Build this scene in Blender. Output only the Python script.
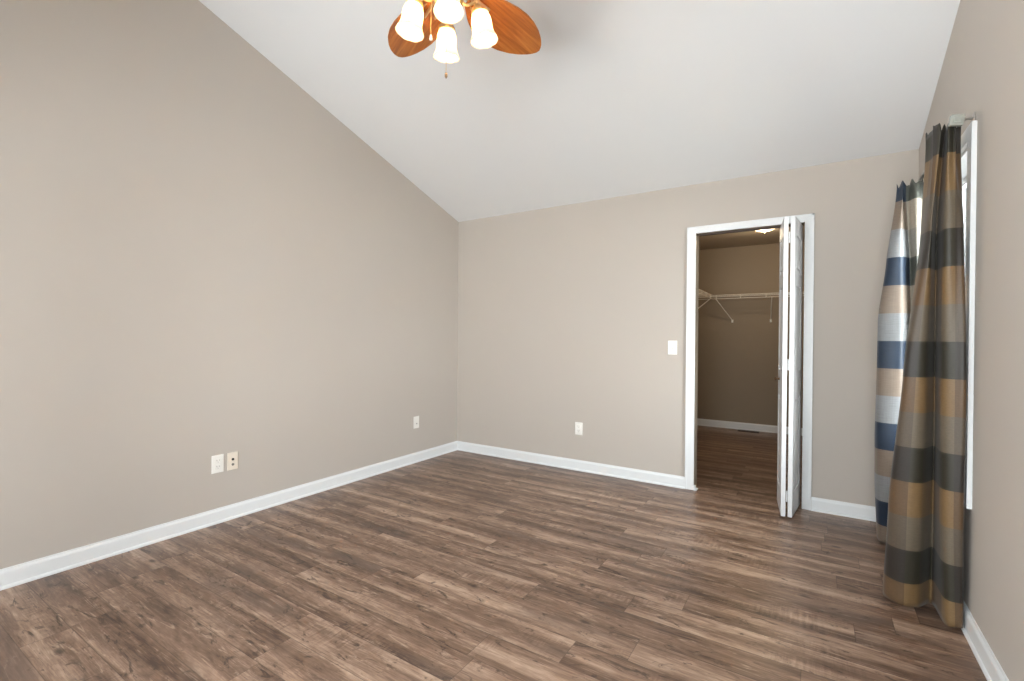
import bpy, bmesh, math, random
from mathutils import Vector, Matrix
random.seed(7)
for o in list(bpy.data.objects): bpy.data.objects.remove(o)
SC = bpy.context.scene
COL = SC.collection
R = math.radians

# ------------------------------------------------------------------ camera
cam_d = bpy.data.cameras.new('camera'); cam = bpy.data.objects.new('camera', cam_d); COL.objects.link(cam)
cam_d.sensor_width = 36; cam_d.lens = 475.87 / 1024 * 36; cam_d.clip_start = .02
def cam_matrix(yaw, p, r):
    f = Vector((-math.sin(yaw)*math.cos(p), math.cos(yaw)*math.cos(p), math.sin(p)))
    rt = Vector((math.cos(yaw), math.sin(yaw), 0)); up = rt.cross(f)
    r2 = rt*math.cos(r)+up*math.sin(r); u2 = -rt*math.sin(r)+up*math.cos(r)
    m = Matrix((r2, u2, -f)).transposed().to_4x4(); m.translation = (0, 0, 1.21); return m
cam.matrix_world = cam_matrix(R(32.5817), R(-.3646), R(.4279))
SC.camera = cam
# ------------------------------------------------------------------ view, world, window light
SC.view_settings.view_transform = 'Standard'; SC.view_settings.look = 'None'
SC.view_settings.gamma = 1; SC.view_settings.use_curve_mapping = False
SC.view_settings.exposure = 1.18
SC.cycles.use_denoising = True
SC.cycles.max_bounces = 16; SC.cycles.diffuse_bounces = 10; SC.cycles.transparent_max_bounces = 16
W = bpy.data.worlds.new('sky'); SC.world = W; W.use_nodes = True
wn = W.node_tree.nodes; wl = W.node_tree.links
bg = wn['Background']; bg.inputs['Strength'].default_value = 7.5
tc = wn.new('ShaderNodeTexCoord'); sx = wn.new('ShaderNodeSeparateXYZ'); rp = wn.new('ShaderNodeValToRGB')
mp = wn.new('ShaderNodeMapRange'); mp.inputs[1].default_value = -1; mp.inputs[2].default_value = 1
wl.new(tc.outputs['Generated'], sx.inputs[0]); wl.new(sx.outputs[2], mp.inputs[0]); wl.new(mp.outputs[0], rp.inputs[0])
rp.color_ramp.elements[0].color = (1.45, 1.50, 1.58, 1); rp.color_ramp.elements[1].color = (.80, .90, 1, 1)
e = rp.color_ramp.elements.new(.48); e.color = (1.15, 1.15, 1.16, 1)
e = rp.color_ramp.elements.new(.52); e.color = (.96, .97, 1, 1)
mx_ = wn.new('ShaderNodeMapRange'); mx_.inputs[1].default_value = -.1; mx_.inputs[2].default_value = .8; mx_.inputs[3].default_value = 1.05; mx_.inputs[4].default_value = 1.6
wl.new(sx.outputs[0], mx_.inputs[0]); vm = wn.new('ShaderNodeVectorMath'); vm.operation = 'SCALE'   # the sky is brightest on the sunny side of the house (+x)
wl.new(rp.outputs[0], vm.inputs[0]); wl.new(mx_.outputs[0], vm.inputs['Scale']); wl.new(vm.outputs[0], bg.inputs[0])
def portal(name, loc, rot, sx_, sy_):
    d = bpy.data.lights.new(name, 'AREA'); d.shape = 'RECTANGLE'; d.size = sx_; d.size_y = sy_
    d.cycles.is_portal = True
    o = bpy.data.objects.new(name, d); COL.objects.link(o); o.location = loc; o.rotation_euler = rot
XL, XR, YB, YF = -3.245, .546, 3.995, -1.35
HW, SL, YR = 2.443, .3296, 1.38
ZR = HW + SL*(YB-YR)
WIN = (2.72, 3.42, .58, 2.05)                       # window in the right wall
FW = [(-2.05, -1.30), (-.62, .47)]; FZ = (.15, 2.12)   # windows behind the camera; the second is added to light the right side
LW = (-1.05, -.10, .50, 2.10)                        # unseen window added in the left wall to light the right side
portal('window_light', (XR+.13, (WIN[0]+WIN[1])/2, (WIN[2]+WIN[3])/2), (0, R(90), 0), WIN[3]-WIN[2], WIN[1]-WIN[0])
portal('window_light', (XL-.13, (LW[0]+LW[1])/2, (LW[2]+LW[3])/2), (0, R(-90), 0), LW[3]-LW[2], LW[1]-LW[0])
for x0, x1 in FW:
    portal('window_light', ((x0+x1)/2, YF-.13, (FZ[0]+FZ[1])/2), (R(90), 0, 0), x1-x0, FZ[1]-FZ[0])

# ------------------------------------------------------------------ materials
def nt(name):
    m = bpy.data.materials.new(name); m.use_nodes = True
    return m, m.node_tree, m.node_tree.nodes['Principled BSDF']
def mat(name, col, rough=.5, metal=0, spec=.5, noise=0, nscale=60, bump=0, emit=None, es=0, coat=0):
    m, t, b = nt(name)
    b.inputs['Base Color'].default_value = (*col, 1); b.inputs['Roughness'].default_value = rough
    b.inputs['Metallic'].default_value = metal; b.inputs['Specular IOR Level'].default_value = spec
    b.inputs['Coat Weight'].default_value = coat
    if emit: b.inputs['Emission Color'].default_value = (*emit, 1); b.inputs['Emission Strength'].default_value = es
    if noise or bump:
        tcn = t.nodes.new('ShaderNodeTexCoord'); n = t.nodes.new('ShaderNodeTexNoise'); n.inputs['Scale'].default_value = nscale
        n.inputs['Detail'].default_value = 4; t.links.new(tcn.outputs['Object'], n.inputs['Vector'])
        if noise:
            mx = t.nodes.new('ShaderNodeMix'); mx.data_type = 'RGBA'
            mx.inputs[6].default_value = (*[c*(1-noise) for c in col], 1); mx.inputs[7].default_value = (*[min(1, c*(1+noise)) for c in col], 1)
            t.links.new(n.outputs['Fac'], mx.inputs[0]); t.links.new(mx.outputs[2], b.inputs['Base Color'])
        if bump:
            bp = t.nodes.new('ShaderNodeBump'); bp.inputs['Strength'].default_value = bump; bp.inputs['Distance'].default_value = .002
            t.links.new(n.outputs['Fac'], bp.inputs['Height']); t.links.new(bp.outputs[0], b.inputs['Normal'])
    return m
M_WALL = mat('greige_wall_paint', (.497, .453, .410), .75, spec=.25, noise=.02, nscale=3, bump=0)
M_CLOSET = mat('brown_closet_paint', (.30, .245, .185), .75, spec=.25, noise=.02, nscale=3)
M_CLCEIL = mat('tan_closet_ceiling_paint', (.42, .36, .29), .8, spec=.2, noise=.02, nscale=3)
M_CEIL = mat('ceiling_paint', (.765, .775, .79), .85, spec=.2, noise=.01, nscale=4)
M_TRIM = mat('white_trim_paint', (.76, .78, .795), .35, noise=.015, nscale=20)
M_DOOR = mat('white_door_paint', (.74, .755, .775), .4, noise=.015, nscale=20)
M_PLATE = mat('white_plastic', (.84, .82, .78), .3)
M_BEIGE = mat('beige_plastic', (.78, .70, .60), .3)
M_DARK = mat('dark_slot', (.02, .018, .016), .5)
M_GREY = mat('grey_slot', (.20, .18, .16), .5)
M_BRASS = mat('antique_brass', (.72, .55, .32), .28, metal=1, noise=.15, nscale=90)
M_STEEL = mat('brushed_nickel', (.50, .48, .46), .3, metal=1, noise=.05)
M_BRONZE = mat('bronze_knob', (.20, .13, .08), .35, metal=.8)
M_ACRYL = mat('frosted_acrylic', (.30, .31, .28), .25, coat=.5, noise=.1, nscale=120)
M_WIRE = mat('white_vinyl_wire', (.78, .74, .68), .4)
M_REG = mat('bronze_register', (.06, .04, .03), .5, metal=.3)
M_BARK = mat('tree_bark', (.10, .075, .055), .9, noise=.3, nscale=20, bump=.6)
M_LEAF = mat('tree_leaf', (.05, .10, .03), .55, noise=.4, nscale=6)
M_LAWN = mat('dry_ground', (.36, .33, .28), .9, noise=.4, nscale=3)
M_VINYL = mat('white_vinyl_sash', (.80, .82, .84), .35)
M_BULB = mat('lit_bulb', (1, .9, .75), .5, emit=(1, .80, .54), es=65)

def glass_mat():
    m, t, b = nt('window_glass'); t.nodes.remove(b)
    tr = t.nodes.new('ShaderNodeBsdfTransparent'); gl = t.nodes.new('ShaderNodeBsdfGlossy'); gl.inputs['Roughness'].default_value = .02
    fr = t.nodes.new('ShaderNodeFresnel'); fr.inputs[0].default_value = 1.3; mx = t.nodes.new('ShaderNodeMixShader')
    tr.inputs[0].default_value = (.95, .97, .96, 1)
    t.links.new(fr.outputs[0], mx.inputs[0]); t.links.new(tr.outputs[0], mx.inputs[1]); t.links.new(gl.outputs[0], mx.inputs[2])
    t.links.new(mx.outputs[0], t.nodes['Material Output'].inputs[0]); return m
M_GLASS = glass_mat()
def shade_mat(name, es, col):
    m, t, b = nt(name)
    b.inputs['Base Color'].default_value = (.93, .86, .74, 1); b.inputs['Roughness'].default_value = .3
    b.inputs['Emission Color'].default_value = (*col, 1); b.inputs['Emission Strength'].default_value = es
    tl = t.nodes.new('ShaderNodeBsdfTranslucent'); tl.inputs[0].default_value = (.95, .84, .64, 1)
    mx = t.nodes.new('ShaderNodeMixShader'); mx.inputs[0].default_value = .55
    t.links.new(b.outputs[0], mx.inputs[1]); t.links.new(tl.outputs[0], mx.inputs[2]); t.links.new(mx.outputs[0], t.nodes['Material Output'].inputs[0])
    return m
M_SHADE = shade_mat('frosted_lamp_glass', .15, (1, .80, .52))
M_DOME = shade_mat('frosted_dome_glass', 1.1, (1, .80, .52))

class NB:                                            # small node-graph helper
    def __init__(s, t): s.t = t
    def n(s, typ, **k):
        x = s.t.nodes.new(typ)
        for a, v in k.items(): setattr(x, a, v)
        return x
    def put(s, sock, v):
        if hasattr(v, 'is_output'): s.t.links.new(v, sock)
        else: sock.default_value = v
    def m(s, op, a, b=0., c=None):
        x = s.n('ShaderNodeMath', operation=op); s.put(x.inputs[0], a); s.put(x.inputs[1], b)
        if c is not None: s.put(x.inputs[2], c)
        return x.outputs[0]
    def vec(s, x, y, z=0.):
        c = s.n('ShaderNodeCombineXYZ'); s.put(c.inputs[0], x); s.put(c.inputs[1], y); s.put(c.inputs[2], z); return c.outputs[0]
    def noise(s, v, scale=1., detail=4., rough=.55, dist=0.):
        x = s.n('ShaderNodeTexNoise'); s.put(x.inputs['Vector'], v); x.inputs['Scale'].default_value = scale
        x.inputs['Detail'].default_value = detail; x.inputs['Roughness'].default_value = rough; x.inputs['Distortion'].default_value = dist
        return x.outputs['Fac']
    def rnd(s, v):
        x = s.n('ShaderNodeTexWhiteNoise', noise_dimensions='3D'); s.put(x.inputs['Vector'], v); return x.outputs['Value']
    def ramp(s, f, stops):
        x = s.n('ShaderNodeValToRGB'); s.put(x.inputs[0], f); el = x.color_ramp.elements
        while len(el) > 1: el.remove(el[-1])
        el[0].position = stops[0][0]; el[0].color = (*stops[0][1], 1)
        for p, c in stops[1:]: k = el.new(p); k.color = (*c, 1)
        return x.outputs[0]
    def mix(s, f, a, b, blend='MIX'):
        x = s.n('ShaderNodeMix', data_type='RGBA', blend_type=blend); s.put(x.inputs[0], f)
        for i, v in ((6, a), (7, b)):
            if hasattr(v, 'is_output'): s.t.links.new(v, x.inputs[i])
            else: x.inputs[i].default_value = (*v, 1)
        return x.outputs[2]
    def smooth(s, v, a, b):
        x = s.n('ShaderNodeMapRange', interpolation_type='SMOOTHSTEP'); s.put(x.inputs[0], v); x.inputs[1].default_value = a; x.inputs[2].default_value = b
        return x.outputs[0]

def floor_mat():
    m, t, b = nt('walnut_laminate_planks'); N = NB(t)
    tcn = N.n('ShaderNodeTexCoord'); sp = N.n('ShaderNodeSeparateXYZ'); t.links.new(tcn.outputs['Object'], sp.inputs[0])
    x, y = sp.outputs[0], sp.outputs[1]
    PW, PL = .152, 1.10
    ry = N.m('DIVIDE', N.m('ADD', y, 20), PW); row = N.m('FLOOR', ry); fy = N.m('FRACT', ry)
    off = N.m('MULTIPLY', N.rnd(N.vec(row, 3.1)), PL)
    rx = N.m('DIVIDE', N.m('ADD', N.m('ADD', x, 20), off), PL); px = N.m('FLOOR', rx); fx = N.m('FRACT', rx)
    pr = N.rnd(N.vec(row, px, 1.7)); pr2 = N.rnd(N.vec(row, px, 9.2))
    ox = N.m('ADD', x, N.m('MULTIPLY', pr, 37)); oy = N.m('ADD', y, N.m('MULTIPLY', pr2, 11))
    # broad tone along the plank, flowing grain, fine pores, pale streaks, saw marks, knots
    broad = N.noise(N.vec(N.m('MULTIPLY', ox, 1.7), N.m('MULTIPLY', oy, 10)), 1, 3, .5, .6)
    blot = N.noise(N.vec(N.m('MULTIPLY', ox, 7), N.m('MULTIPLY', oy, 22)), 1, 5, .65, 1.2)
    grain = N.noise(N.vec(N.m('MULTIPLY', ox, 2.4), N.m('MULTIPLY', oy, 38), pr), 1, 6, .66, 1.6)
    fine = N.noise(N.vec(N.m('MULTIPLY', ox, 14), N.m('MULTIPLY', oy, 260)), 1, 3, .6)
    saw = N.noise(N.vec(N.m('MULTIPLY', ox, 75), N.m('MULTIPLY', oy, 9)), 1, 3, .6)
    sawm = N.smooth(N.noise(N.vec(N.m('MULTIPLY', ox, 2.2), N.m('MULTIPLY', oy, 6), 4.), 1, 2, .5), .52, .68)
    band = N.m('SINE', N.m('ADD', N.m('MULTIPLY', fy, 6.28), N.m('ADD', N.m('MULTIPLY', pr2, 6.28), N.m('MULTIPLY', broad, 3.5))))
    v = N.m('ADD', N.m('MULTIPLY', broad, .34), N.m('ADD', N.m('MULTIPLY', grain, .44), N.m('MULTIPLY', blot, .26)))
    v = N.m('ADD', v, N.m('MULTIPLY', N.m('SUBTRACT', fine, .5), .20))
    v = N.m('ADD', v, N.m('MULTIPLY', N.m('MULTIPLY', N.m('SUBTRACT', saw, .5), sawm), .34))
    v = N.m('ADD', v, N.m('MULTIPLY', band, .060))
    v = N.m('ADD', v, N.m('MULTIPLY', N.m('SUBTRACT', pr, .5), .11))
    col = N.ramp(v, [(.33, (.076, .041, .027)), (.43, (.150, .088, .059)), (.52, (.224, .139, .096)), (.60, (.315, .206, .147)), (.72, (.49, .35, .26))])
    strk = N.noise(N.vec(N.m('MULTIPLY', ox, 1.3), N.m('MULTIPLY', oy, 30), 7.), 1, 2, .5, .5)
    strk = N.smooth(N.m('ABSOLUTE', N.m('SUBTRACT', strk, .5)), .022, .0)
    col = N.mix(N.m('MULTIPLY', N.m('MULTIPLY', strk, N.smooth(blot, .42, .62)), .55), col, (.52, .39, .29))
    grey = N.noise(N.vec(N.m('MULTIPLY', ox, 1.1), N.m('MULTIPLY', oy, 5)), 1, 2, .5)
    col = N.mix(N.m('MULTIPLY', N.smooth(grey, .53, .70), .6), col, (.120, .082, .066))
    kn = N.noise(N.vec(N.m('MULTIPLY', ox, 5.2), N.m('MULTIPLY', oy, 15), 2.), 1, 5, .72, 1.8)
    col = N.mix(N.m('MULTIPLY', N.smooth(kn, .55, .68), .85), col, (.060, .036, .026))
    vo = N.n('ShaderNodeTexVoronoi'); vo.inputs['Scale'].default_value = 1.; N.put(vo.inputs['Vector'], N.vec(N.m('MULTIPLY', N.m('ADD', ox, N.m('MULTIPLY', blot, .05)), 3.1), N.m('MULTIPLY', oy, 7.)))
    knot = N.smooth(vo.outputs['Distance'], .13, .03)
    sc_ = N.n('ShaderNodeSeparateColor'); t.links.new(vo.outputs['Color'], sc_.inputs[0])
    knot = N.m('MULTIPLY', knot, N.m('GREATER_THAN', sc_.outputs[0], .5))
    col = N.mix(N.m('MULTIPLY', knot, .85), col, (.055, .034, .025))
    ed = N.m('MINIMUM', N.m('MULTIPLY', N.m('MINIMUM', fy, N.m('SUBTRACT', 1, fy)), PW), N.m('MULTIPLY', N.m('MINIMUM', fx, N.m('SUBTRACT', 1, fx)), PL))
    seam = N.m('SUBTRACT', 1, N.smooth(ed, .0004, .0022))
    col = N.mix(N.m('MULTIPLY', seam, .55), col, (.05, .033, .025))
    t.links.new(col, b.inputs['Base Color'])
    N.put(b.inputs['Roughness'], N.m('ADD', .28, N.m('MULTIPLY', grain, .16)))
    b.inputs['Specular IOR Level'].default_value = .45
    bp = N.n('ShaderNodeBump'); bp.inputs['Strength'].default_value = .25; bp.inputs['Distance'].default_value = .001
    N.put(bp.inputs['Height'], N.m('SUBTRACT', N.m('MULTIPLY', grain, .6), seam)); t.links.new(bp.outputs[0], b.inputs['Normal'])
    return m
M_FLOOR = floor_mat()
def blade_mat():
    m, t, b = nt('cherry_blade_wood'); N = NB(t)
    tcn = N.n('ShaderNodeTexCoord'); sp = N.n('ShaderNodeSeparateXYZ'); t.links.new(tcn.outputs['Object'], sp.inputs[0])
    g = N.noise(N.vec(N.m('MULTIPLY', sp.outputs[0], 3), N.m('MULTIPLY', sp.outputs[1], 45)), 1, 5, .6, .8)
    col = N.ramp(g, [(.3, (.26, .070, .008)), (.5, (.43, .135, .018)), (.7, (.56, .21, .04))])
    t.links.new(col, b.inputs['Base Color']); b.inputs['Roughness'].default_value = .35; return m
M_BLADE = blade_mat()
def curtain_mat():
    m, t, b = nt('plaid_satin'); N = NB(t)
    uv = N.n('ShaderNodeUVMap'); sp = N.n('ShaderNodeSeparateXYZ'); t.links.new(uv.outputs[0], sp.inputs[0])
    u, v = sp.outputs[0], sp.outputs[1]
    r = N.m('FLOOR', N.m('DIVIDE', N.m('ADD', v, .030), .1545)); r3 = N.m('MODULO', N.m('ADD', r, 30), 3)     # 0 gold, 1 dark, 2 taupe
    c = N.m('FLOOR', u); c2 = N.m('MODULO', N.m('ADD', c, 30), 2)
    is1 = N.m('COMPARE', r3, 1., .1); is2 = N.m('COMPARE', r3, 2., .1)
    def row(g, d, tp): return N.mix(is2, N.mix(is1, g, d), tp)
    A = row((.118, .070, .036), (.031, .025, .021), (.100, .077, .056))
    B = row((.190, .118, .054), (.035, .031, .021), (.140, .112, .079))
    Cc = row((.205, .158, .122), (.016, .030, .055), (.225, .232, .240))       # sky sheen on the far curtain, painted in as blue and silver
    D = row((.42, .37, .30), (.100, .105, .088), (.31, .29, .25))
    col = N.mix(N.m('GREATER_THAN', u, 50.), N.mix(c2, A, B), N.mix(c2, Cc, D))  # far curtain takes the palette with daylight sheen put into the colour
    sl = N.noise(N.vec(N.m('MULTIPLY', u, 5), N.m('MULTIPLY', v, 220)), 1, 4, .6); sl2 = N.noise(N.vec(N.m('MULTIPLY', u, 60), N.m('MULTIPLY', v, 8)), 1, 3, .6)
    col = N.mix(.55, col, N.ramp(N.m('ADD', N.m('MULTIPLY', sl, .6), N.m('MULTIPLY', sl2, .4)), [(.3, (.45, .45, .45)), (.7, (1.05, 1.05, 1.05))]), 'MULTIPLY')
    t.links.new(col, b.inputs['Base Color']); b.inputs['Roughness'].default_value = .48; b.inputs['Specular IOR Level'].default_value = .38
    b.inputs['Sheen Weight'].default_value = .08; b.inputs['Sheen Roughness'].default_value = .4
    return m
M_CURT = curtain_mat()

# ------------------------------------------------------------------ mesh helpers
class MB:
    def __init__(s): s.b = bmesh.new()
    def box(s, lo, hi, bev=0., M=None):
        vs = [s.b.verts.new((x, y, z)) for z in (lo[2], hi[2]) for y in (lo[1], hi[1]) for x in (lo[0], hi[0])]
        fs = [s.b.faces.new([vs[i] for i in q]) for q in ((0, 2, 3, 1), (4, 5, 7, 6), (0, 1, 5, 4), (2, 6, 7, 3), (0, 4, 6, 2), (1, 3, 7, 5))]
        if bev:
            es = {e for f in fs for e in f.edges}
            g = bmesh.ops.bevel(s.b, geom=list(es), offset=bev, segments=2, affect='EDGES', profile=.6)
            vs = list({v for f in g['faces'] for v in f.verts} | {v for v in vs if v.is_valid})
        if M is not None:
            for v in vs: v.co = M @ v.co
        return s
    def prism(s, pts, a, b_, ax):                   # polygon pts in the two other axes, extruded along ax from a to b
        def P(p, t):
            q = list(p); q.insert(ax, t); return q
        A = [s.b.verts.new(P(p, a)) for p in pts]; B = [s.b.verts.new(P(p, b_)) for p in pts]
        n = len(pts)
        s.b.faces.new(A); s.b.faces.new(B[::-1])
        for i in range(n): s.b.faces.new([A[i], B[i], B[(i+1) % n], A[(i+1) % n]])
        return s
    def tube(s, pts, r, n=8, cap=True):
        pts = [Vector(p) for p in pts]; rs = r if isinstance(r, (list, tuple)) else [r]*len(pts)
        rings = []; up = Vector((0, 0, 1))
        d0 = (pts[1]-pts[0]).normalized()
        ref = up if abs(d0.z) < .9 else Vector((1, 0, 0))
        for i, p in enumerate(pts):
            d = (pts[min(i+1, len(pts)-1)]-pts[max(i-1, 0)]).normalized()
            a = d.cross(ref).normalized(); c = a.cross(d)
            ref = -c if False else ref
            rings.append([s.b.verts.new(p+(a*math.cos(2*math.pi*k/n)+c*math.sin(2*math.pi*k/n))*rs[i]) for k in range(n)])
        for i in range(len(rings)-1):
            for k in range(n): s.b.faces.new([rings[i][k], rings[i][(k+1) % n], rings[i+1][(k+1) % n], rings[i+1][k]])
        if cap: s.b.faces.new(rings[0][::-1]); s.b.faces.new(rings[-1])
        return s
    def lathe(s, prof, n=32, M=None, scallop=None):  # prof: list of (radius, z) about local z
        rings = []
        for i, (r, z) in enumerate(prof):
            ring = []
            for k in range(n):
                a = 2*math.pi*k/n; rr, zz = r, z
                if scallop: rr, zz = scallop(i, a, r, z)
                p = Vector((rr*math.cos(a), rr*math.sin(a), zz)); ring.append(s.b.verts.new(M @ p if M is not None else p))
            rings.append(ring)
        for i in range(len(rings)-1):
            for k in range(n): s.b.faces.new([rings[i][k], rings[i][(k+1) % n], rings[i+1][(k+1) % n], rings[i+1][k]])
        for ring, (r, z) in ((rings[0], prof[0]), (rings[-1], prof[-1])):
            if r < .0021: 
                try: s.b.faces.new(ring)
                except ValueError: pass
        return s
    def build(s, name, m, parent=None, smooth=False, solid=0.):
        bmesh.ops.recalc_face_normals(s.b, faces=s.b.faces)
        me = bpy.data.meshes.new(name); s.b.to_mesh(me); s.b.free()
        o = bpy.data.objects.new(name, me); COL.objects.link(o); me.materials.append(m)
        if smooth:
            for p in me.polygons: p.use_smooth = True
            if smooth != 'all':
                md = o.modifiers.new('edges', 'EDGE_SPLIT'); md.split_angle = R(40)
        if solid:
            md = o.modifiers.new('thickness', 'SOLIDIFY'); md.thickness = solid; md.offset = 0
        if parent: o.parent = parent
        return o
def tag(o, label=None, cat=None, group=None, kind=None):
    for k, v in (('label', label), ('category', cat), ('group', group), ('kind', kind)):
        if v: o[k] = v
    return o
def empty(name, loc=(0, 0, 0), rot=(0, 0, 0)):
    o = bpy.data.objects.new(name, None); COL.objects.link(o); o.location = loc; o.rotation_euler = rot; o.empty_display_size = .1; return o
def struct(o, label, cat): return tag(o, label, cat, kind='structure')

# ------------------------------------------------------------------ the room shell
T = .115
CX0, CX1, CY1, CH = -1.458, .40, 7.03, 2.452        # closet behind the back wall
YC = YB + T
DX0, DX1, DZ = -.818, -.072, 2.053                  # door opening
b = MB(); b.box((XL-T, YF-T, -.06), (XR+T, YC, 0)); b.box((CX0-T, YC, -.06), (CX1+T, CY1+T, 0))
struct(b.build('floor', M_FLOOR), 'brown wood-look plank floor running through the room into the closet', 'floor')
SF = (ZR-HW)/(YR-YF)
def zc(y): return HW + SL*(YB-y) if y >= YR else ZR - SF*(YR-y)
b = MB()
b.prism([(YB+.01, HW-SL*.01), (YR, ZR), (YR, ZR+.1), (YB+T, HW+.1)], XL-T, XR+T, 0)
b.prism([(YF-T, zc(YF-T)), (YR, ZR), (YR, ZR+.1), (YF-T, zc(YF)+.1)], XL-T, XR+T, 0)
struct(b.build('ceiling', M_CEIL), 'white sloped vaulted ceiling above the room', 'ceiling')
def wall_with_window(name, x0, x1, win, label):      # gable wall along y with one window opening
    a, c, u, v = win; b = MB()
    b.prism([(YF-T, 0), (a, 0), (a, zc(a)+.02)] + ([(YR, ZR+.02)] if a > YR else []) + [(YF-T, zc(YF-T)+.02)], x0, x1, 0)
    b.prism([(c, 0), (YB, 0), (YB, zc(YB)+.02)] + ([(YR, ZR+.02)] if c < YR else []) + [(c, zc(c)+.02)], x0, x1, 0)
    b.prism([(a, 0), (c, 0), (c, u), (a, u)], x0, x1, 0)
    b.prism([(a, v), (c, v), (c, zc(c)+.02), (a, zc(a)+.02)], x0, x1, 0)
    struct(b.build(name, M_WALL), label, 'wall')
wall_with_window('wall_left', XL-T, XL, LW, 'long greige wall with the sloped top at left')
wall_with_window('wall_right', XR, XR+T, WIN, 'greige wall at right behind the plaid curtains')
b = MB(); b.box((XL-T, YB, 0), (DX0-.016, YC, HW)).box((DX1+.016, YB, 0), (XR+T, YC, HW)).box((DX0-.016, YB, DZ+.012), (DX1+.016, YC, HW))
struct(b.build('wall_back', M_WALL), 'greige end wall with the closet doorway', 'wall')
b = MB(); zt = zc(YF)
xs = [XL, FW[0][0], FW[0][1], FW[1][0], FW[1][1], XR]
for i in (0, 2, 4): b.box((xs[i], YF-T, 0), (xs[i+1], YF, zt+.02))
for x0, x1 in FW: b.box((x0, YF-T, 0), (x1, YF, FZ[0])).box((x0, YF-T, FZ[1]), (x1, YF, zt+.02))
struct(b.build('wall_front', M_WALL), 'greige wall with a window and an added window behind the camera', 'wall')
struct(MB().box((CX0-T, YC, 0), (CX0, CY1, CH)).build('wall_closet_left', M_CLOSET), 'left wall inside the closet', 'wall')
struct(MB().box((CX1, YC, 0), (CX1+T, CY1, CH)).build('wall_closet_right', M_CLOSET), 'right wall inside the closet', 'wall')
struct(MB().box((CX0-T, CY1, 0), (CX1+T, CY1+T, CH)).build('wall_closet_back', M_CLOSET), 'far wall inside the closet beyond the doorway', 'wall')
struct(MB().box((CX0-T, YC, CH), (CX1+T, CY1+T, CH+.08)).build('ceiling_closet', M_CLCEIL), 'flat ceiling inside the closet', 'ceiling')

# baseboards: profile (offset from wall, height)
BBP = [(0, 0), (.021, 0), (.0205, .008), (.017, .014), (.013, .016), (.013, .074), (.011, .081), (.007, .087), (.006, .093), (0, .094)]
def baseboard(name, ax, a, c, wall, sgn, label):
    pts = []
    for o_, z in BBP: pts.append((wall+sgn*o_, z))
    return struct(MB().prism(pts, a, c, ax).build(name, M_TRIM), label, 'baseboard')
baseboard('baseboard_left', 1, YF, YB, XL, 1, 'white baseboard along the long left wall')
baseboard('baseboard_right', 1, YF, YB, XR, -1, 'white baseboard along the wall under the window')
baseboard('baseboard_back', 0, XL, DX0-.063, YB, -1, 'white baseboard from the room corner to the closet doorway')
baseboard('baseboard_back', 0, DX1+.055, XR, YB, -1, 'short white baseboard between the doorway and the curtains')
baseboard('baseboard_front', 0, XL, XR, YF, 1, 'white baseboard behind the camera')
baseboard('baseboard_closet_back', 0, CX0, CX1, CY1, -1, 'white baseboard along the far closet wall')
baseboard('baseboard_closet_left', 1, YC, CY1, CX0, 1, 'white baseboard along the left closet wall')

# door casing + jamb
def casing(b, lo, hi, ax, wall, sgn, inner):        # stepped flat casing strip
    pass
b = MB()
yf = YB-.015
CZ = 2.103
b.box((DX0-.063, yf, 0), (DX0+.004, YB, CZ), .003).box((DX1-.004, yf, 0), (DX1+.054, YB, CZ), .003).box((DX0+.002, yf, DZ-.004), (DX1-.002, YB, CZ), .003)
b.box((DX0-.063, yf-.004, 0), (DX0-.048, YB, CZ), .002).box((DX1+.039, yf-.004, 0), (DX1+.054, YB, CZ), .002).box((DX0-.06, yf-.004, CZ-.015), (DX1+.052, YB, CZ), .002)
struct(b.build('trim_1', M_TRIM), 'white casing around the closet doorway', 'door casing')
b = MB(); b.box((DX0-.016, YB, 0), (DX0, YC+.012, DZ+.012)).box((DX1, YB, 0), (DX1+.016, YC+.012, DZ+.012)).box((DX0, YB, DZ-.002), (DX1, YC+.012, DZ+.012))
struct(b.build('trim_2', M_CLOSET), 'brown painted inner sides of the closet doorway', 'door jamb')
b = MB(); b.box((DX0+.002, YB-.022, .001), (DX0+.030, YB+.03, .012), .002).box((DX0+.002, YB-.022, .001), (DX0+.012, YB+.03, .034), .002)
tag(b.build('floor_bracket', M_TRIM), 'small white bracket at the foot of the left door jamb', 'bracket')

# ------------------------------------------------------------------ bifold door, folded open
door = empty('door_1', (-.153, 3.87, 0)); struct(door, 'white panelled bifold door folded open at the closet doorway', 'bifold door')
def leaf(w, h, t):                                   # local x along width, y thickness, z up
    b = MB(); k = .007
    b.box((0, -t/2+k, 0), (w, t/2-k, h))
    st = .062; rails = [(0, .17), (.80, .98), (1.56, 1.66), (h-.12, h)]
    for s in (-1, 1):
        ya, yb = (-t/2, -t/2+k+.001) if s < 0 else (t/2-k-.001, t/2)
        b.box((0, ya, 0), (st, yb, h), .0025).box((w-st, ya, 0), (w, yb, h), .0025)
        for r0, r1 in rails: b.box((st-.004, ya, r0), (w-st+.004, yb, r1), .0025)
        for (p0, p1) in ((.17, .80), (.98, 1.56), (1.66, h-.12)):
            b.box((st+.022, ya+.001*(s < 0), p0+.024), (w-st-.022, yb-.001*(s > 0), p1-.024), .004)
    return b
LH = 2.022
def place_leaf(apex, back, name):
    A, B = Vector(apex), Vector(back); d = (B-A); w = d.length; ang = math.atan2(d.y, d.x)
    o = leaf(w, LH, .0275).build(name, M_DOOR, door)
    o.location = (A.x-door.location.x, A.y-door.location.y, .014); o.rotation_euler = (0, 0, ang); return o, w
l1, w1 = place_leaf((-.177, 3.697), (-.222, 4.052), 'door_leaf')
l2, w2 = place_leaf((-.138, 3.701), (-.100, 4.050), 'door_leaf')
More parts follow.
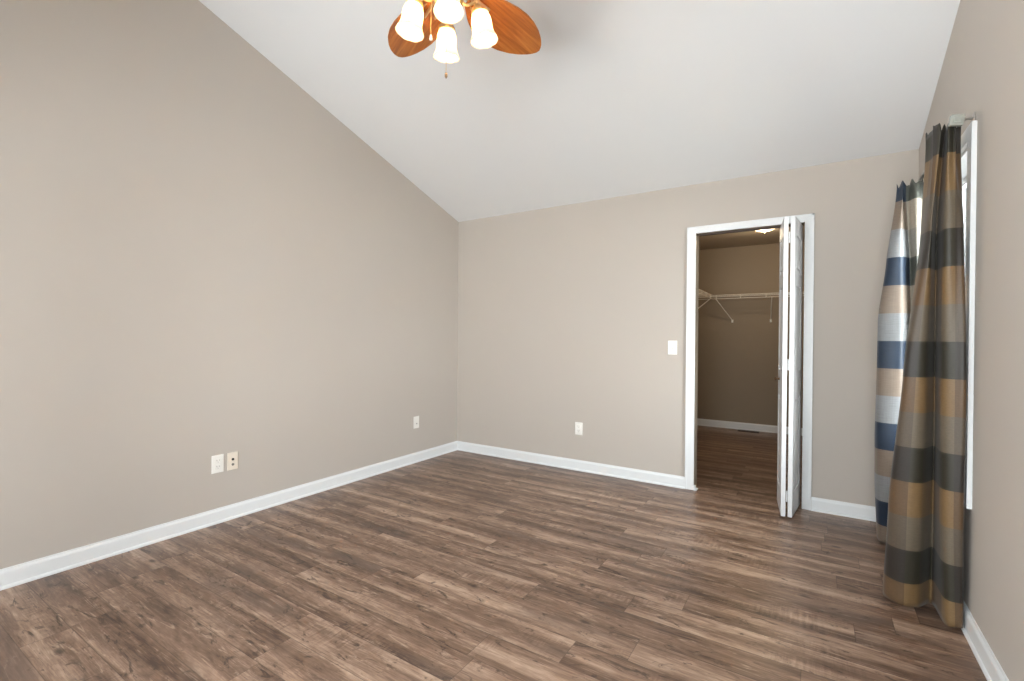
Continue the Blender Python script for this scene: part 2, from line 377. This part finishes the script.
b = MB(); b.lathe([(.002, 0), (.011, .001), (.008, .006), (.0055, .012), (.007, .018), (.013, .024), (.014, .029), (.010, .034), (.002, .036)], 20, Matrix.Rotation(R(-90), 4, 'X'))
kn = b.build('knob', M_BRONZE, l1, True); kn.location = (.205, .015, .915)
# the first leaf's own left face is its +y side or -y side: put the knob on the side facing away from the other leaf
nrm = (l1.rotation_euler.to_matrix() @ Vector((0, 1, 0)))
if nrm.x > 0: kn.rotation_euler = (0, 0, math.pi); kn.location.y = -.015
for z in (1.897, 1.04, .155):
    b = MB(); b.box((-.176, 3.6945, z-.036), (-.164, 3.6985, z+.036), .001).box((-.151, 3.6975, z-.036), (-.139, 3.7015, z+.036), .001)
    b.tube([(-.157, 3.695, z-.037), (-.157, 3.695, z+.037)], .0042, 10)
    h = b.build('hinge', M_DOOR, door); h.matrix_parent_inverse = Matrix.Translation(-Vector(door.location))
b = MB(); b.box((DX0+.02, 4.036, DZ-.014), (DX1-.018, 4.062, DZ-.002)); 
tr = b.build('track', M_REG, door); tr.matrix_parent_inverse = Matrix.Translation(-Vector(door.location))

# ------------------------------------------------------------------ window in the right wall
def build_window(name, ax, wall, sgn, a0, a1, z0, z1, label, cw=.062):
    # ax: axis the window runs along (0 or 1); sgn: direction into the room along the other axis
    root = empty(name, ((a0+a1)/2, wall, z0) if ax == 0 else (wall, (a0+a1)/2, z0)); struct(root, label, 'window')
    inv = Matrix.Translation(-Vector(root.location))
    def bx(b, a, c, d0, d1, zz0, zz1, bev=0.):
        p0, p1 = sorted((wall+sgn*d0, wall+sgn*d1))
        if ax == 0: b.box((a, p0, zz0), (c, p1, zz1), bev)
        else: b.box((p0, a, zz0), (p1, c, zz1), bev)
    def done(b, n, m, par=root):
        o = b.build(n, m, par); 
        if par is root: o.matrix_parent_inverse = inv
        return o
    b = MB()
    bx(b, a0-cw, a0+.002, 0, .018, z0-cw, z1+cw, .003); bx(b, a1-.002, a1+cw, 0, .018, z0-cw, z1+cw, .003)
    bx(b, a0, a1, 0, .018, z1-.002, z1+cw, .003); bx(b, a0, a1, 0, .018, z0-cw, z0+.002, .003)
    done(b, 'casing', M_TRIM)
    b = MB(); j = .018
    bx(b, a0, a0+j, -T, .004, z0, z1); bx(b, a1-j, a1, -T, .004, z0, z1); bx(b, a0+j, a1-j, -T, .004, z1-j, z1); bx(b, a0+j, a1-j, -T, .004, z0, z0+j)
    done(b, 'jamb', M_VINYL)
    zm = (z0+z1)/2
    for (s0, s1, d) in ((z0+j, zm+.018, -.060), (zm-.018, z1-j, -.088)):
        b = MB(); f = .036; A, C = a0+j, a1-j
        bx(b, A, A+f, d-.012, d+.012, s0, s1, .002); bx(b, C-f, C, d-.012, d+.012, s0, s1, .002)
        bx(b, A+f, C-f, d-.012, d+.012, s0, s0+f, .002); bx(b, A+f, C-f, d-.012, d+.012, s1-f, s1, .002)
        sash = done(b, 'sash', M_VINYL)
        b = MB(); bx(b, A+f-.004, C-f+.004, d-.002, d+.002, s0+f-.004, s1-f+.004)
        done(b, 'pane', M_GLASS, sash)
    return root
build_window('window_1', 1, XR, -1, WIN[0], WIN[1], WIN[2], WIN[3], 'white framed window behind the plaid curtains')
build_window('window_2', 0, YF, 1, FW[0][0], FW[0][1], FZ[0], FZ[1], 'white framed window behind the camera, on the side of the long left wall')
build_window('added_window_4', 0, YF, 1, FW[1][0], FW[1][1], FZ[0], FZ[1], 'wide white framed window added behind the camera to light the curtain side')
build_window('added_window_3', 1, XL, 1, LW[0], LW[1], LW[2], LW[3], 'wide white framed window added in the unseen part of the left wall to light the right side')

# ------------------------------------------------------------------ curtains and rod
RX, RZ = .470, 2.088
rod = empty('curtain_rod', (RX, 3.07, RZ)); tag(rod, 'slim nickel curtain rod with square acrylic end above the window', 'curtain rod')
rinv = Matrix.Translation(-Vector(rod.location))
def rp_(b, n, m, smooth=False):
    o = b.build(n, m, rod, smooth); o.matrix_parent_inverse = rinv; return o
rp_(MB().tube([(RX, 2.585, RZ), (RX, 3.60, RZ)], .008, 14), 'rod', M_STEEL, True)
def finial(y, s):
    b = MB(); Mx = Matrix.Translation((RX-.006, y, RZ+.002)) @ Matrix.Rotation(R(8), 4, 'Y') @ Matrix.Rotation(R(10), 4, 'Z')
    b.box((-.022, -.011, -.021), (.022, .011, .021), .004, Mx); b.box((-.014, -.015, -.013), (.014, .015, .013), .004, Mx)
    rp_(b, 'finial', M_ACRYL)
    rp_(MB().tube([(RX, y+.012*s, RZ), (RX, y+.03*s, RZ)], .011, 14), 'collar', M_STEEL, True)
finial(2.56, 1); finial(3.625, -1)
for y in (2.695, 3.52):
    b = MB(); b.box((XR-.006, y-.014, RZ-.012), (XR, y+.014, RZ+.066), .002)
    b.tube([(XR-.004, y, RZ+.045), (XR-.03, y-.005, RZ+.046), (RX+.02, y-.02, RZ+.03), (RX, y-.022, RZ+.006)], .005, 10)
    b.tube([(RX, y-.030, RZ), (RX, y-.014, RZ)], .012, 14)
    rp_(b, 'bracket', M_STEEL, True)

def crom(P, n):                                      # Catmull-Rom through 2-D points, n samples with parameter in index units
    out = []; m = len(P)
    for i in range(n):
        s = (m-1)*i/(n-1); k = min(int(s), m-2); f = s-k
        p0, p1, p2, p3 = (P[max(k-1, 0)], P[k], P[k+1], P[min(k+2, m-1)])
        out.append(tuple(.5*((2*p1[j])+(p2[j]-p0[j])*f+(2*p0[j]-5*p1[j]+4*p2[j]-p3[j])*f*f+(3*p1[j]-p0[j]-3*p2[j]+p3[j])*f**3) for j in (0, 1)))
    return out
def curtain(keys, cols, name, label, ztop, n=150, rows=84, seed=1, first=0):
    # keys: {z: points}; cols: point indices where the fabric's stripe changes
    zs = sorted(keys); b = bmesh.new(); uvl = b.loops.layers.uv.new('UVMap'); m = len(keys[zs[0]])
    rng = random.Random(seed); ph = [rng.uniform(0, 6.28) for _ in range(6)]
    def stripe(s):
        for i, c in enumerate(cols):
            if s < c: a = cols[i-1] if i else c-1; return i-1+(s-a)/(c-a) if i else (s-c)
        return len(cols)-1+(s-cols[-1])
    grid = []
    for r in range(rows+1):
        z = zs[0]+(ztop-zs[0])*r/rows
        zz = min(max(z, zs[0]), zs[-1]); k = 0
        while k < len(zs)-2 and zz > zs[k+1]: k += 1
        f = (zz-zs[k])/(zs[k+1]-zs[k]); f = f*f*(3-2*f)*.4+f*.6
        P = [tuple(keys[zs[k]][i][j]*(1-f)+keys[zs[k+1]][i][j]*f for j in (0, 1)) for i in range(m)]
        C = crom(P, n); line = []
        for i, (x, y) in enumerate(C):
            s = (m-1)*i/(n-1); top = max(0, (z-1.75)/.3)
            y += .010*top*math.sin(s*5.3+ph[0])+.004*math.sin(s*2.1+z*3+ph[1])
            x += .006*top*math.sin(s*4.1+ph[2])+.003*math.sin(s*1.7-z*2.3+ph[3])
            pin = math.exp(-((z-(RZ+.0))/.02)**2)           # gathered on the rod, ruffled heading above
            dz = 0
            if r >= rows-3: dz = (r-rows+3)/3*(.012*math.sin(s*6.1+ph[4])+.006*math.sin(s*11+ph[5]))
            if r == 0: dz = .004*math.sin(s*1.3)
            line.append((b.verts.new((min(x, XR-.020), y, z+dz)), stripe(s), z))
        grid.append(line)
    for r in range(rows):
        for i in range(n-1):
            q = (grid[r][i], grid[r][i+1], grid[r+1][i+1], grid[r+1][i])
            f = b.faces.new([v[0] for v in q])
            for lp, v in zip(f.loops, q): lp[uvl].uv = (v[1]+first, v[2])
    me = bpy.data.meshes.new(name); b.to_mesh(me); b.free()
    for p in me.polygons: p.use_smooth = True
    o = bpy.data.objects.new(name, me); COL.objects.link(o); me.materials.append(M_CURT)
    md = o.modifiers.new('thickness', 'SOLIDIFY'); md.thickness = .0016; md.offset = 0
    return tag(o, label, 'curtain', 'plaid curtains at the window')
NEAR = {
 .016: [(.524, 2.76), (.526, 2.668), (.507, 2.658), (.468, 2.685), (.452, 2.85), (.395, 2.77), (.325, 2.75), (.275, 2.81), (.30, 2.92), (.40, 2.95), (.36, 3.05), (.47, 3.08)],
 .466: [(.519, 2.77), (.518, 2.655), (.495, 2.64), (.455, 2.665), (.447, 2.81), (.390, 2.72), (.330, 2.705), (.287, 2.745), (.31, 2.86), (.41, 2.88), (.375, 2.98), (.465, 3.0)],
 1.08: [(.518, 2.75), (.516, 2.635), (.488, 2.62), (.450, 2.645), (.443, 2.77), (.393, 2.675), (.353, 2.665), (.331, 2.70), (.35, 2.80), (.42, 2.82), (.39, 2.92), (.46, 2.95)],
 1.676: [(.512, 2.72), (.502, 2.62), (.475, 2.60), (.442, 2.61), (.436, 2.71), (.406, 2.63), (.394, 2.63), (.387, 2.665), (.39, 2.75), (.43, 2.78), (.40, 2.86), (.455, 2.90)],
 2.05: [(.500, 2.71), (.485, 2.635), (.465, 2.605), (.450, 2.60), (.436, 2.645), (.423, 2.61), (.409, 2.615), (.401, 2.65), (.402, 2.73), (.43, 2.76), (.405, 2.82), (.45, 2.86)],
}
curtain(NEAR, [.5, 2.2, 3.2, 4.0, 5.7, 7.1, 8.6, 10], 'curtain', 'brown and gold plaid curtain hanging nearest, in front of the window edge', 2.098)
FAR = {
 .018: [(.500, 3.66), (.480, 3.57), (.465, 3.53), (.455, 3.59), (.405, 3.535), (.330, 3.555), (.335, 3.66), (.42, 3.70), (.38, 3.78), (.46, 3.80)],
 .40: [(.500, 3.60), (.480, 3.50), (.465, 3.45), (.455, 3.52), (.400, 3.435), (.308, 3.46), (.315, 3.60), (.41, 3.65), (.37, 3.72), (.46, 3.75)],
 .67: [(.500, 3.56), (.480, 3.46), (.462, 3.42), (.452, 3.49), (.400, 3.40), (.298, 3.42), (.31, 3.55), (.40, 3.60), (.36, 3.68), (.46, 3.70)],
 1.32: [(.500, 3.53), (.482, 3.42), (.460, 3.375), (.447, 3.45), (.395, 3.365), (.300, 3.40), (.32, 3.52), (.41, 3.57), (.37, 3.64), (.46, 3.67)],
 1.66: [(.500, 3.50), (.482, 3.40), (.455, 3.36), (.432, 3.42), (.390, 3.35), (.336, 3.385), (.345, 3.49), (.42, 3.53), (.385, 3.60), (.46, 3.63)],
 2.05: [(.500, 3.45), (.480, 3.37), (.445, 3.345), (.405, 3.40), (.392, 3.35), (.380, 3.385), (.388, 3.47), (.44, 3.50), (.41, 3.57), (.46, 3.60)],
}
curtain(FAR, [1.0, 3.05, 5.7, 7.2, 8.4], 'curtain', 'plaid curtain hanging farther off, beside the end wall, partly covered by the other', 2.072, seed=4, first=101)

# ------------------------------------------------------------------ wall plates
def plate_root(name, wall, pos, z, label, cat, group=None):
    if wall == 'left': o = empty(name, (XL, pos, z), (0, 0, R(90)))     # local -y faces the room
    else: o = empty(name, (pos, YB, z))
    return tag(o, label, cat, group)
def cover(root, m, screws, w=.0365):
    b = MB(); b.box((-w, -.006, -.0575), (w, 0, .0575), .003)
    p = b.build('cover_plate', m, root)
    for x, zz in screws:
        MB().lathe([(.0005, -.0015), (.0022, -.001), (.003, 0)], 12, Matrix.Translation((x, -.006, zz)) @ Matrix.Rotation(R(90), 4, 'X') @ Matrix.Scale(-1, 4, (0, 0, 1))).build('screw', m, p)
    return p
def duplex(root):
    cover(root, M_PLATE, [(0, 0)])
    for zz in (.0195, -.0195):
        b = MB(); b.box((-.017, -.0085, zz-.0145), (.017, -.0055, zz+.0145), .004)
        r = b.build('receptacle', M_PLATE, root)
        b = MB(); b.box((-.0085, -.0092, zz), (-.0062, -.008, zz+.009)).box((.0062, -.0092, zz+.001), (.0085, -.008, zz+.008))
        b.lathe([(.0022, 0), (.0022, .0012), (.0004, .0012)], 12, Matrix.Translation((0, -.0080, zz-.007)) @ Matrix.Rotation(R(90), 4, 'X'))
        b.build('slots', M_GREY, r)
duplex(plate_root('wall_outlet', 'left', 1.5615, .381, 'white double outlet low on the left wall beside a beige jack plate', 'outlet', 'wall outlets'))
duplex(plate_root('wall_outlet', 'back', -1.820, .382, 'white double outlet low on the end wall left of the closet doorway', 'outlet', 'wall outlets'))
r = plate_root('jack_plate', 'left', 1.655, .380, 'beige plate with two round jacks beside the white outlet', 'wall plate')
cover(r, M_BEIGE, [(0, .048), (0, -.048)], .0335)
for zz, m in ((.012, M_DARK), (-.022, M_GREY)):
    MB().lathe([(.0085, 0), (.008, .003), (.0065, .004), (.0062, .0015), (.0005, .0015)], 18, Matrix.Translation((0, -.0055, zz)) @ Matrix.Rotation(R(90), 4, 'X')).build('jack', m, r, True)
r = plate_root('cable_plate', 'left', 3.369, .385, 'white cable plate low on the left wall near the room corner', 'wall plate')
cover(r, M_PLATE, [(0, .042), (0, -.042)])
MB().lathe([(.0065, 0), (.0065, .005), (.0045, .005), (.0045, .010), (.0005, .010)], 14, Matrix.Translation((0, -.0055, -.012)) @ Matrix.Rotation(R(90), 4, 'X')).build('connector', M_STEEL, r, True)
r = plate_root('light_switch', 'back', -.990, 1.1365, 'white toggle light switch on the end wall beside the doorway casing', 'light switch')
cover(r, M_PLATE, [(0, .030), (0, -.030)])
MB().box((-.0055, -.0075, -.0125), (.0055, -.0055, .0125), .0008).build('switch_collar', M_BEIGE, r)
MB().box((-.004, -.019, -.004), (.004, -.006, .005), .001, Matrix.Rotation(R(-22), 4, 'X')).build('toggle', M_PLATE, r)

# ------------------------------------------------------------------ closet contents
SZ, SD = 1.785, .305
def wire_shelf(name, along, a0, a1, wall, sgn, label, braces):
    root = empty(name, ((a0+a1)/2, wall, SZ) if along == 0 else (wall, (a0+a1)/2, SZ)); tag(root, label, 'wire shelf')
    inv = Matrix.Translation(-Vector(root.location))
    def P(a, d, z): return (a, wall+sgn*d, z) if along == 0 else (wall+sgn*d, a, z)
    def add(b, n, m=M_WIRE): o = b.build(n, m, root, True); o.matrix_parent_inverse = inv
    b = MB()
    for d, z in ((.006, SZ), (.105, SZ-.004), (.205, SZ-.004), (SD, SZ), (SD, SZ-.046)): b.tube([P(a0, d, z), P(a1, d, z)], .0034 if d < SD else .0042, 6)
    k = int((a1-a0)/.0254)
    for i in range(k+1):
        a = a0+.004+(a1-a0-.008)*i/k
        b.tube([P(a, .004, SZ+.002), P(a, SD, SZ+.002)], .0016, 4)
    add(b, 'wire_deck')
    for i in range(int((a1-a0)/.29)+1):
        a = a0+.05+.29*i
        if a < a1: add(MB().tube([P(a, SD, SZ+.003), P(a, SD+.002, SZ-.02), P(a, SD, SZ-.050)], .0056, 6), 'lip_tie')
    for a, e in braces:
        b = MB(); b.tube([P(a, SD-.004, SZ-.046), P(e, .006, SZ-.322)], .006, 8); add(b, 'brace')
        c = P(e, .004, SZ-.33); b = MB(); b.box((c[0]-.012, c[1]-.012, c[2]-.022), (c[0]+.012, c[1]+.004*(1 if along == 0 else 3), c[2]+.018), .003); add(b, 'brace_anchor', M_PLATE)
wire_shelf('wire_shelf', 0, CX0+.005, CX1-.005, CY1, -1, 'white wire shelf across the far closet wall', [(-1.12, -.956), (-.47, -.499), (.12, .12)])
wire_shelf('wire_shelf', 1, YC+.05, CY1-SD-.02, CX0, 1, 'white wire shelf along the left closet wall', [(6.60, 6.45), (5.4, 5.4), (4.5, 4.5)])
DM = (-.475, 5.75)
dome = empty('ceiling_light', (*DM, CH)); tag(dome, 'lit frosted dome light on the closet ceiling', 'ceiling light')
MB().lathe([(.001, 0), (.150, 0), (.150, -.012), (.142, -.018), (.001, -.018)], 40).build('base_ring', M_BRASS, dome, True)
prof = [(.138*math.cos(a), -.017-.068*math.sin(a)) for a in [R(90)*i/12 for i in range(13)]]; prof[-1] = (.001, prof[-1][1])
MB().lathe(prof, 40).build('dome_shade', M_DOME, dome, 'all')
MB().lathe([(.001, -.082), (.009, -.085), (.011, -.090), (.006, -.096), (.008, -.100), (.001, -.104)], 16).build('finial', M_BRASS, dome, True)
ld = bpy.data.lights.new('closet_lamp', 'POINT'); ld.energy = 9.0; ld.color = (1, .80, .55); ld.shadow_soft_size = .06
lo = bpy.data.objects.new('closet_lamp', ld); COL.objects.link(lo); lo.location = (*DM, CH-.135); lo.parent = None
reg = empty('floor_register', (-.735, 6.925, 0)); tag(reg, 'dark bronze floor vent by the far closet baseboard', 'floor vent')
b = MB(); w, d = .125, .05
b.box((-w, -d, 0), (w, -d+.016, .006), .001).box((-w, d-.016, 0), (w, d, .006), .001).box((-w, -d, 0), (-w+.016, d, .006), .001).box((w-.016, -d, 0), (w, d, .006), .001)
b.build('register_frame', M_REG, reg)
b = MB()
for i in range(18):
    x = -w+.022+i*(2*w-.044)/17; b.box((x-.003, -d+.014, .0005), (x+.003, d-.014, .005))
b.build('louvers', M_REG, reg)

# ------------------------------------------------------------------ ceiling fan with four lamps
FX, FY = -1.300, 1.520; FC = zc(FY)
fan = empty('ceiling_fan', (FX, FY, 2.60)); tag(fan, 'brass ceiling fan with cherry leaf-shaped blades and four lit bell lamps', 'ceiling fan')
def fp(b, n, m, smooth=True, par=fan): return b.build(n, m, par, smooth)
dz = FC-2.60
fp(MB().lathe([(.001, dz+.02), (.072, dz+.028), (.074, dz-.02), (.066, dz-.055), (.035, dz-.085), (.016, dz-.092), (.001, dz-.092)], 32), 'canopy', M_BRASS)
fp(MB().tube([(0, 0, dz-.08), (0, 0, .24)], .013, 16), 'downrod', M_BRASS)
fp(MB().lathe([(.001, .275), (.022, .27), (.03, .25), (.06, .235), (.105, .215), (.122, .185), (.125, .15), (.115, .118), (.085, .100), (.055, .094), (.001, .094)], 40), 'motor_housing', M_BRASS)
fp(MB().lathe([(.001, .10), (.05, .098), (.058, .07), (.056, .045), (.064, .03), (.066, .005), (.05, -.018), (.022, -.03), (.012, -.045), (.001, -.05)], 32), 'light_fitter', M_BRASS)
# blades
def blade_mesh():
    b = bmesh.new(); n = 30; k = 8; r0, r1 = .135, .612
    ws = [(.135, .036), (.17, .062), (.21, .088), (.26, .109), (.32, .121), (.38, .124), (.44, .115), (.50, .095), (.55, .069), (.585, .043), (.603, .023), (.612, .008)]
    def W_(r):
        for (a, wa), (c, wc) in zip(ws, ws[1:]):
            if r <= c: f = (r-a)/(c-a); return wa+(wc-wa)*f
        return .004
    P = R(-11); grids = []
    for side in (1, -1):
        g = []
        for i in range(n+1):
            t = i/n; r = r0+(r1-r0)*(1-(1-t)**1.35); w = W_(r); skew = -.022*((r-r0)/(r1-r0))**2
            g.append([])
            for j in range(k+1):
                q = -1+2*j/k; y = q*w+skew; z = -.012*q*q*w/.13+side*.0035-.012*((r-r0)/.5)**2
                g[-1].append(b.verts.new((r, y*math.cos(P), y*math.sin(P)+z)))
        grids.append(g)
    for s, g in enumerate(grids):
        for i in range(n):
            for j in range(k):
                q = [g[i][j], g[i+1][j], g[i+1][j+1], g[i][j+1]]; b.faces.new(q if s == 0 else q[::-1])
    A, B = grids
    for i in range(n):
        for j in (0, k): b.faces.new([A[i][j], A[i+1][j], B[i+1][j], B[i][j]])
    for i in (0, n):
        for j in range(k): b.faces.new([A[i][j], A[i][j+1], B[i][j+1], B[i][j]])
    bmesh.ops.recalc_face_normals(b, faces=b.faces)
    me = bpy.data.meshes.new('blade'); b.to_mesh(me); b.free(); me.materials.append(M_BLADE)
    for p in me.polygons: p.use_smooth = True
    return me
bm_ = blade_mesh(); proto = None
for i in range(5):
    o = bpy.data.objects.new('blade', bm_); COL.objects.link(o); o.parent = fan; o.location = (0, 0, .085); o.rotation_euler = (0, 0, R(84+72*i))
    if i == 0: md_tpl = True
    md = o.modifiers.new('edges', 'EDGE_SPLIT'); md.split_angle = R(50)
    if proto is None:
        b = MB()
        b.tube([(.09, 0, .035), (.13, .012, .012), (.17, .03, -.006), (.215, .04, -.012)], [.011, .009, .008, .007], 8)
        b.tube([(.09, 0, .035), (.13, -.012, .010), (.17, -.03, -.016), (.215, -.04, -.022)], [.011, .009, .008, .007], 8)
        b.tube([(.12, 0, .012), (.18, 0, -.010), (.24, 0, -.016)], [.010, .008, .006], 8)
        proto = b.build('blade_iron', M_BRASS, o, True)
    else:
        c = proto.copy(); COL.objects.link(c); c.parent = o
# lamps
MR, MZ = .154, -.146                                  # mouth circle radius and height (relative)
for i, az in enumerate((45, 135, 225, 315)):
    a = R(az-3); u = Vector((math.cos(a), math.sin(a), 0)); tilt = R(10)
    axis = Vector((u.x*math.sin(tilt), u.y*math.sin(tilt), -math.cos(tilt)))      # pointing down and out
    mouth = u*MR+Vector((0, 0, MZ)); H = .124; neck = mouth-axis*H
    # arm: from the fitter, out and up, then down into the socket
    p0 = u*.055+Vector((0, 0, .015)); pts = []
    c1 = u*.085+Vector((0, 0, -.045)); c2 = neck-axis*.075+Vector((0, 0, .0)); p3 = neck-axis*.022
    for k in range(13):
        t = k/12; pts.append(p0*(1-t)**3+c1*3*t*(1-t)**2+c2*3*t*t*(1-t)+p3*t**3)
    arm = MB().tube(pts, .0062, 10).build('lamp_arm', M_BRASS, fan, True)
    z = -axis; x = Vector((-u.y, u.x, 0)); y = z.cross(x); Mx = Matrix((x, y, z)).transposed().to_4x4(); Mx.translation = neck
    MB().lathe([(.001, .030), (.012, .028), (.016, .018), (.030, .010), (.0335, .002), (.034, -.010), (.030, -.012)], 24, Mx, lambda i_, a_, r_, z_: (r_*(1+(.06*math.cos(10*a_) if r_ > .029 else 0)), z_)).build('lamp_socket', M_BRASS, arm, True)
    prof = [(.025, 0), (.028, -.006), (.035, -.017), (.040, -.032), (.0418, -.048), (.0418, -.065), (.0425, -.080), (.0450, -.094), (.0500, -.107), (.0550, -.117), (.0575, -.124)]
    def sc(i_, a_, r_, z_):
        f = max(0, (-z_-.09)/.042); return r_*(1+.018*f*math.cos(8*a_)), z_+.002*f*math.cos(8*a_)
    s = MB().lathe(prof, 64, Mx, sc).build('glass_shade', M_SHADE, fan, 'all', .002)
    MB().lathe([(.001, -.008), (.012, -.010), (.014, -.03), (.022, -.05), (.025, -.066), (.020, -.082), (.010, -.090), (.001, -.092)], 20, Mx).build('bulb', M_BULB, s, 'all')
def chain(x, y, z0, z1, fob, m, n):
    b = MB(); k = int((z0-z1)/.006)
    b.tube([(x, y, z0), (x, y, z1)], .0009, 6)
    for i in range(k): b.lathe([(.0003, .0022), (.0018, .0011), (.0018, -.0011), (.0003, -.0022)], 6, Matrix.Translation((x, y, z0-.003-i*.006)))
    c = b.build('pull_chain', M_BRASS, fan)
    MB().lathe(fob, 14, Matrix.Translation((x, y, z1))).build('fob', m, c, True)
chain(.004, -.012, -.045, -.300, [(.0005, .002), (.003, 0), (.0055, -.008), (.006, -.016), (.003, -.023), (.0005, -.025)], M_BRONZE, 0)
chain(-.055, -.040, -.005, -.140, [(.0005, .002), (.003, 0), (.005, -.007), (.007, -.018), (.0065, -.022), (.0005, -.024)], M_PLATE, 0)

# ------------------------------------------------------------------ outdoors beyond the window
struct(MB().box((XR+T+.02, -6, -.75), (14, 14, -.70)).build('ground_outside', M_LAWN), 'dry pale ground outside beyond the window', 'ground')
tree = empty('tree', (3.6, 8.2, -.70)); tag(tree, 'leafy tree outside the window behind the curtains', 'tree')
b = MB(); b.tube([(0, 0, 0), (.05, .02, 1.0), (0, .06, 2.0), (.04, 0, 3.4)], [.16, .13, .10, .05], 10)
for k in range(7):
    a = k*.9; z = 1.3+.25*k; b.tube([(.03, .02, z), (.5*math.cos(a), .5*math.sin(a), z+.4), (1.1*math.cos(a), 1.1*math.sin(a), z+.6)], [.045, .03, .012], 6)
b.build('trunk', M_BARK, tree, True)
b = bmesh.new()
for k in range(3800):
    d = Vector((random.gauss(0, 1), random.gauss(0, 1), random.gauss(0, 1))).normalized()*(random.random()**.4)
    c = Vector((d.x*1.5, d.y*1.5, 2.7+d.z*1.5)); n = Vector((random.gauss(0, 1), random.gauss(0, 1), random.gauss(0, 1))).normalized()
    t = n.orthogonal().normalized(); q = n.cross(t); L = random.uniform(.06, .11)
    b.faces.new([b.verts.new(c+p) for p in (t*L, q*L*.45+n*.01, -t*L, -q*L*.45+n*.01)])
me = bpy.data.meshes.new('foliage'); b.to_mesh(me); b.free(); me.materials.append(M_LEAF)
o = bpy.data.objects.new('foliage', me); COL.objects.link(o); o.parent = tree; o['kind'] = 'stuff'
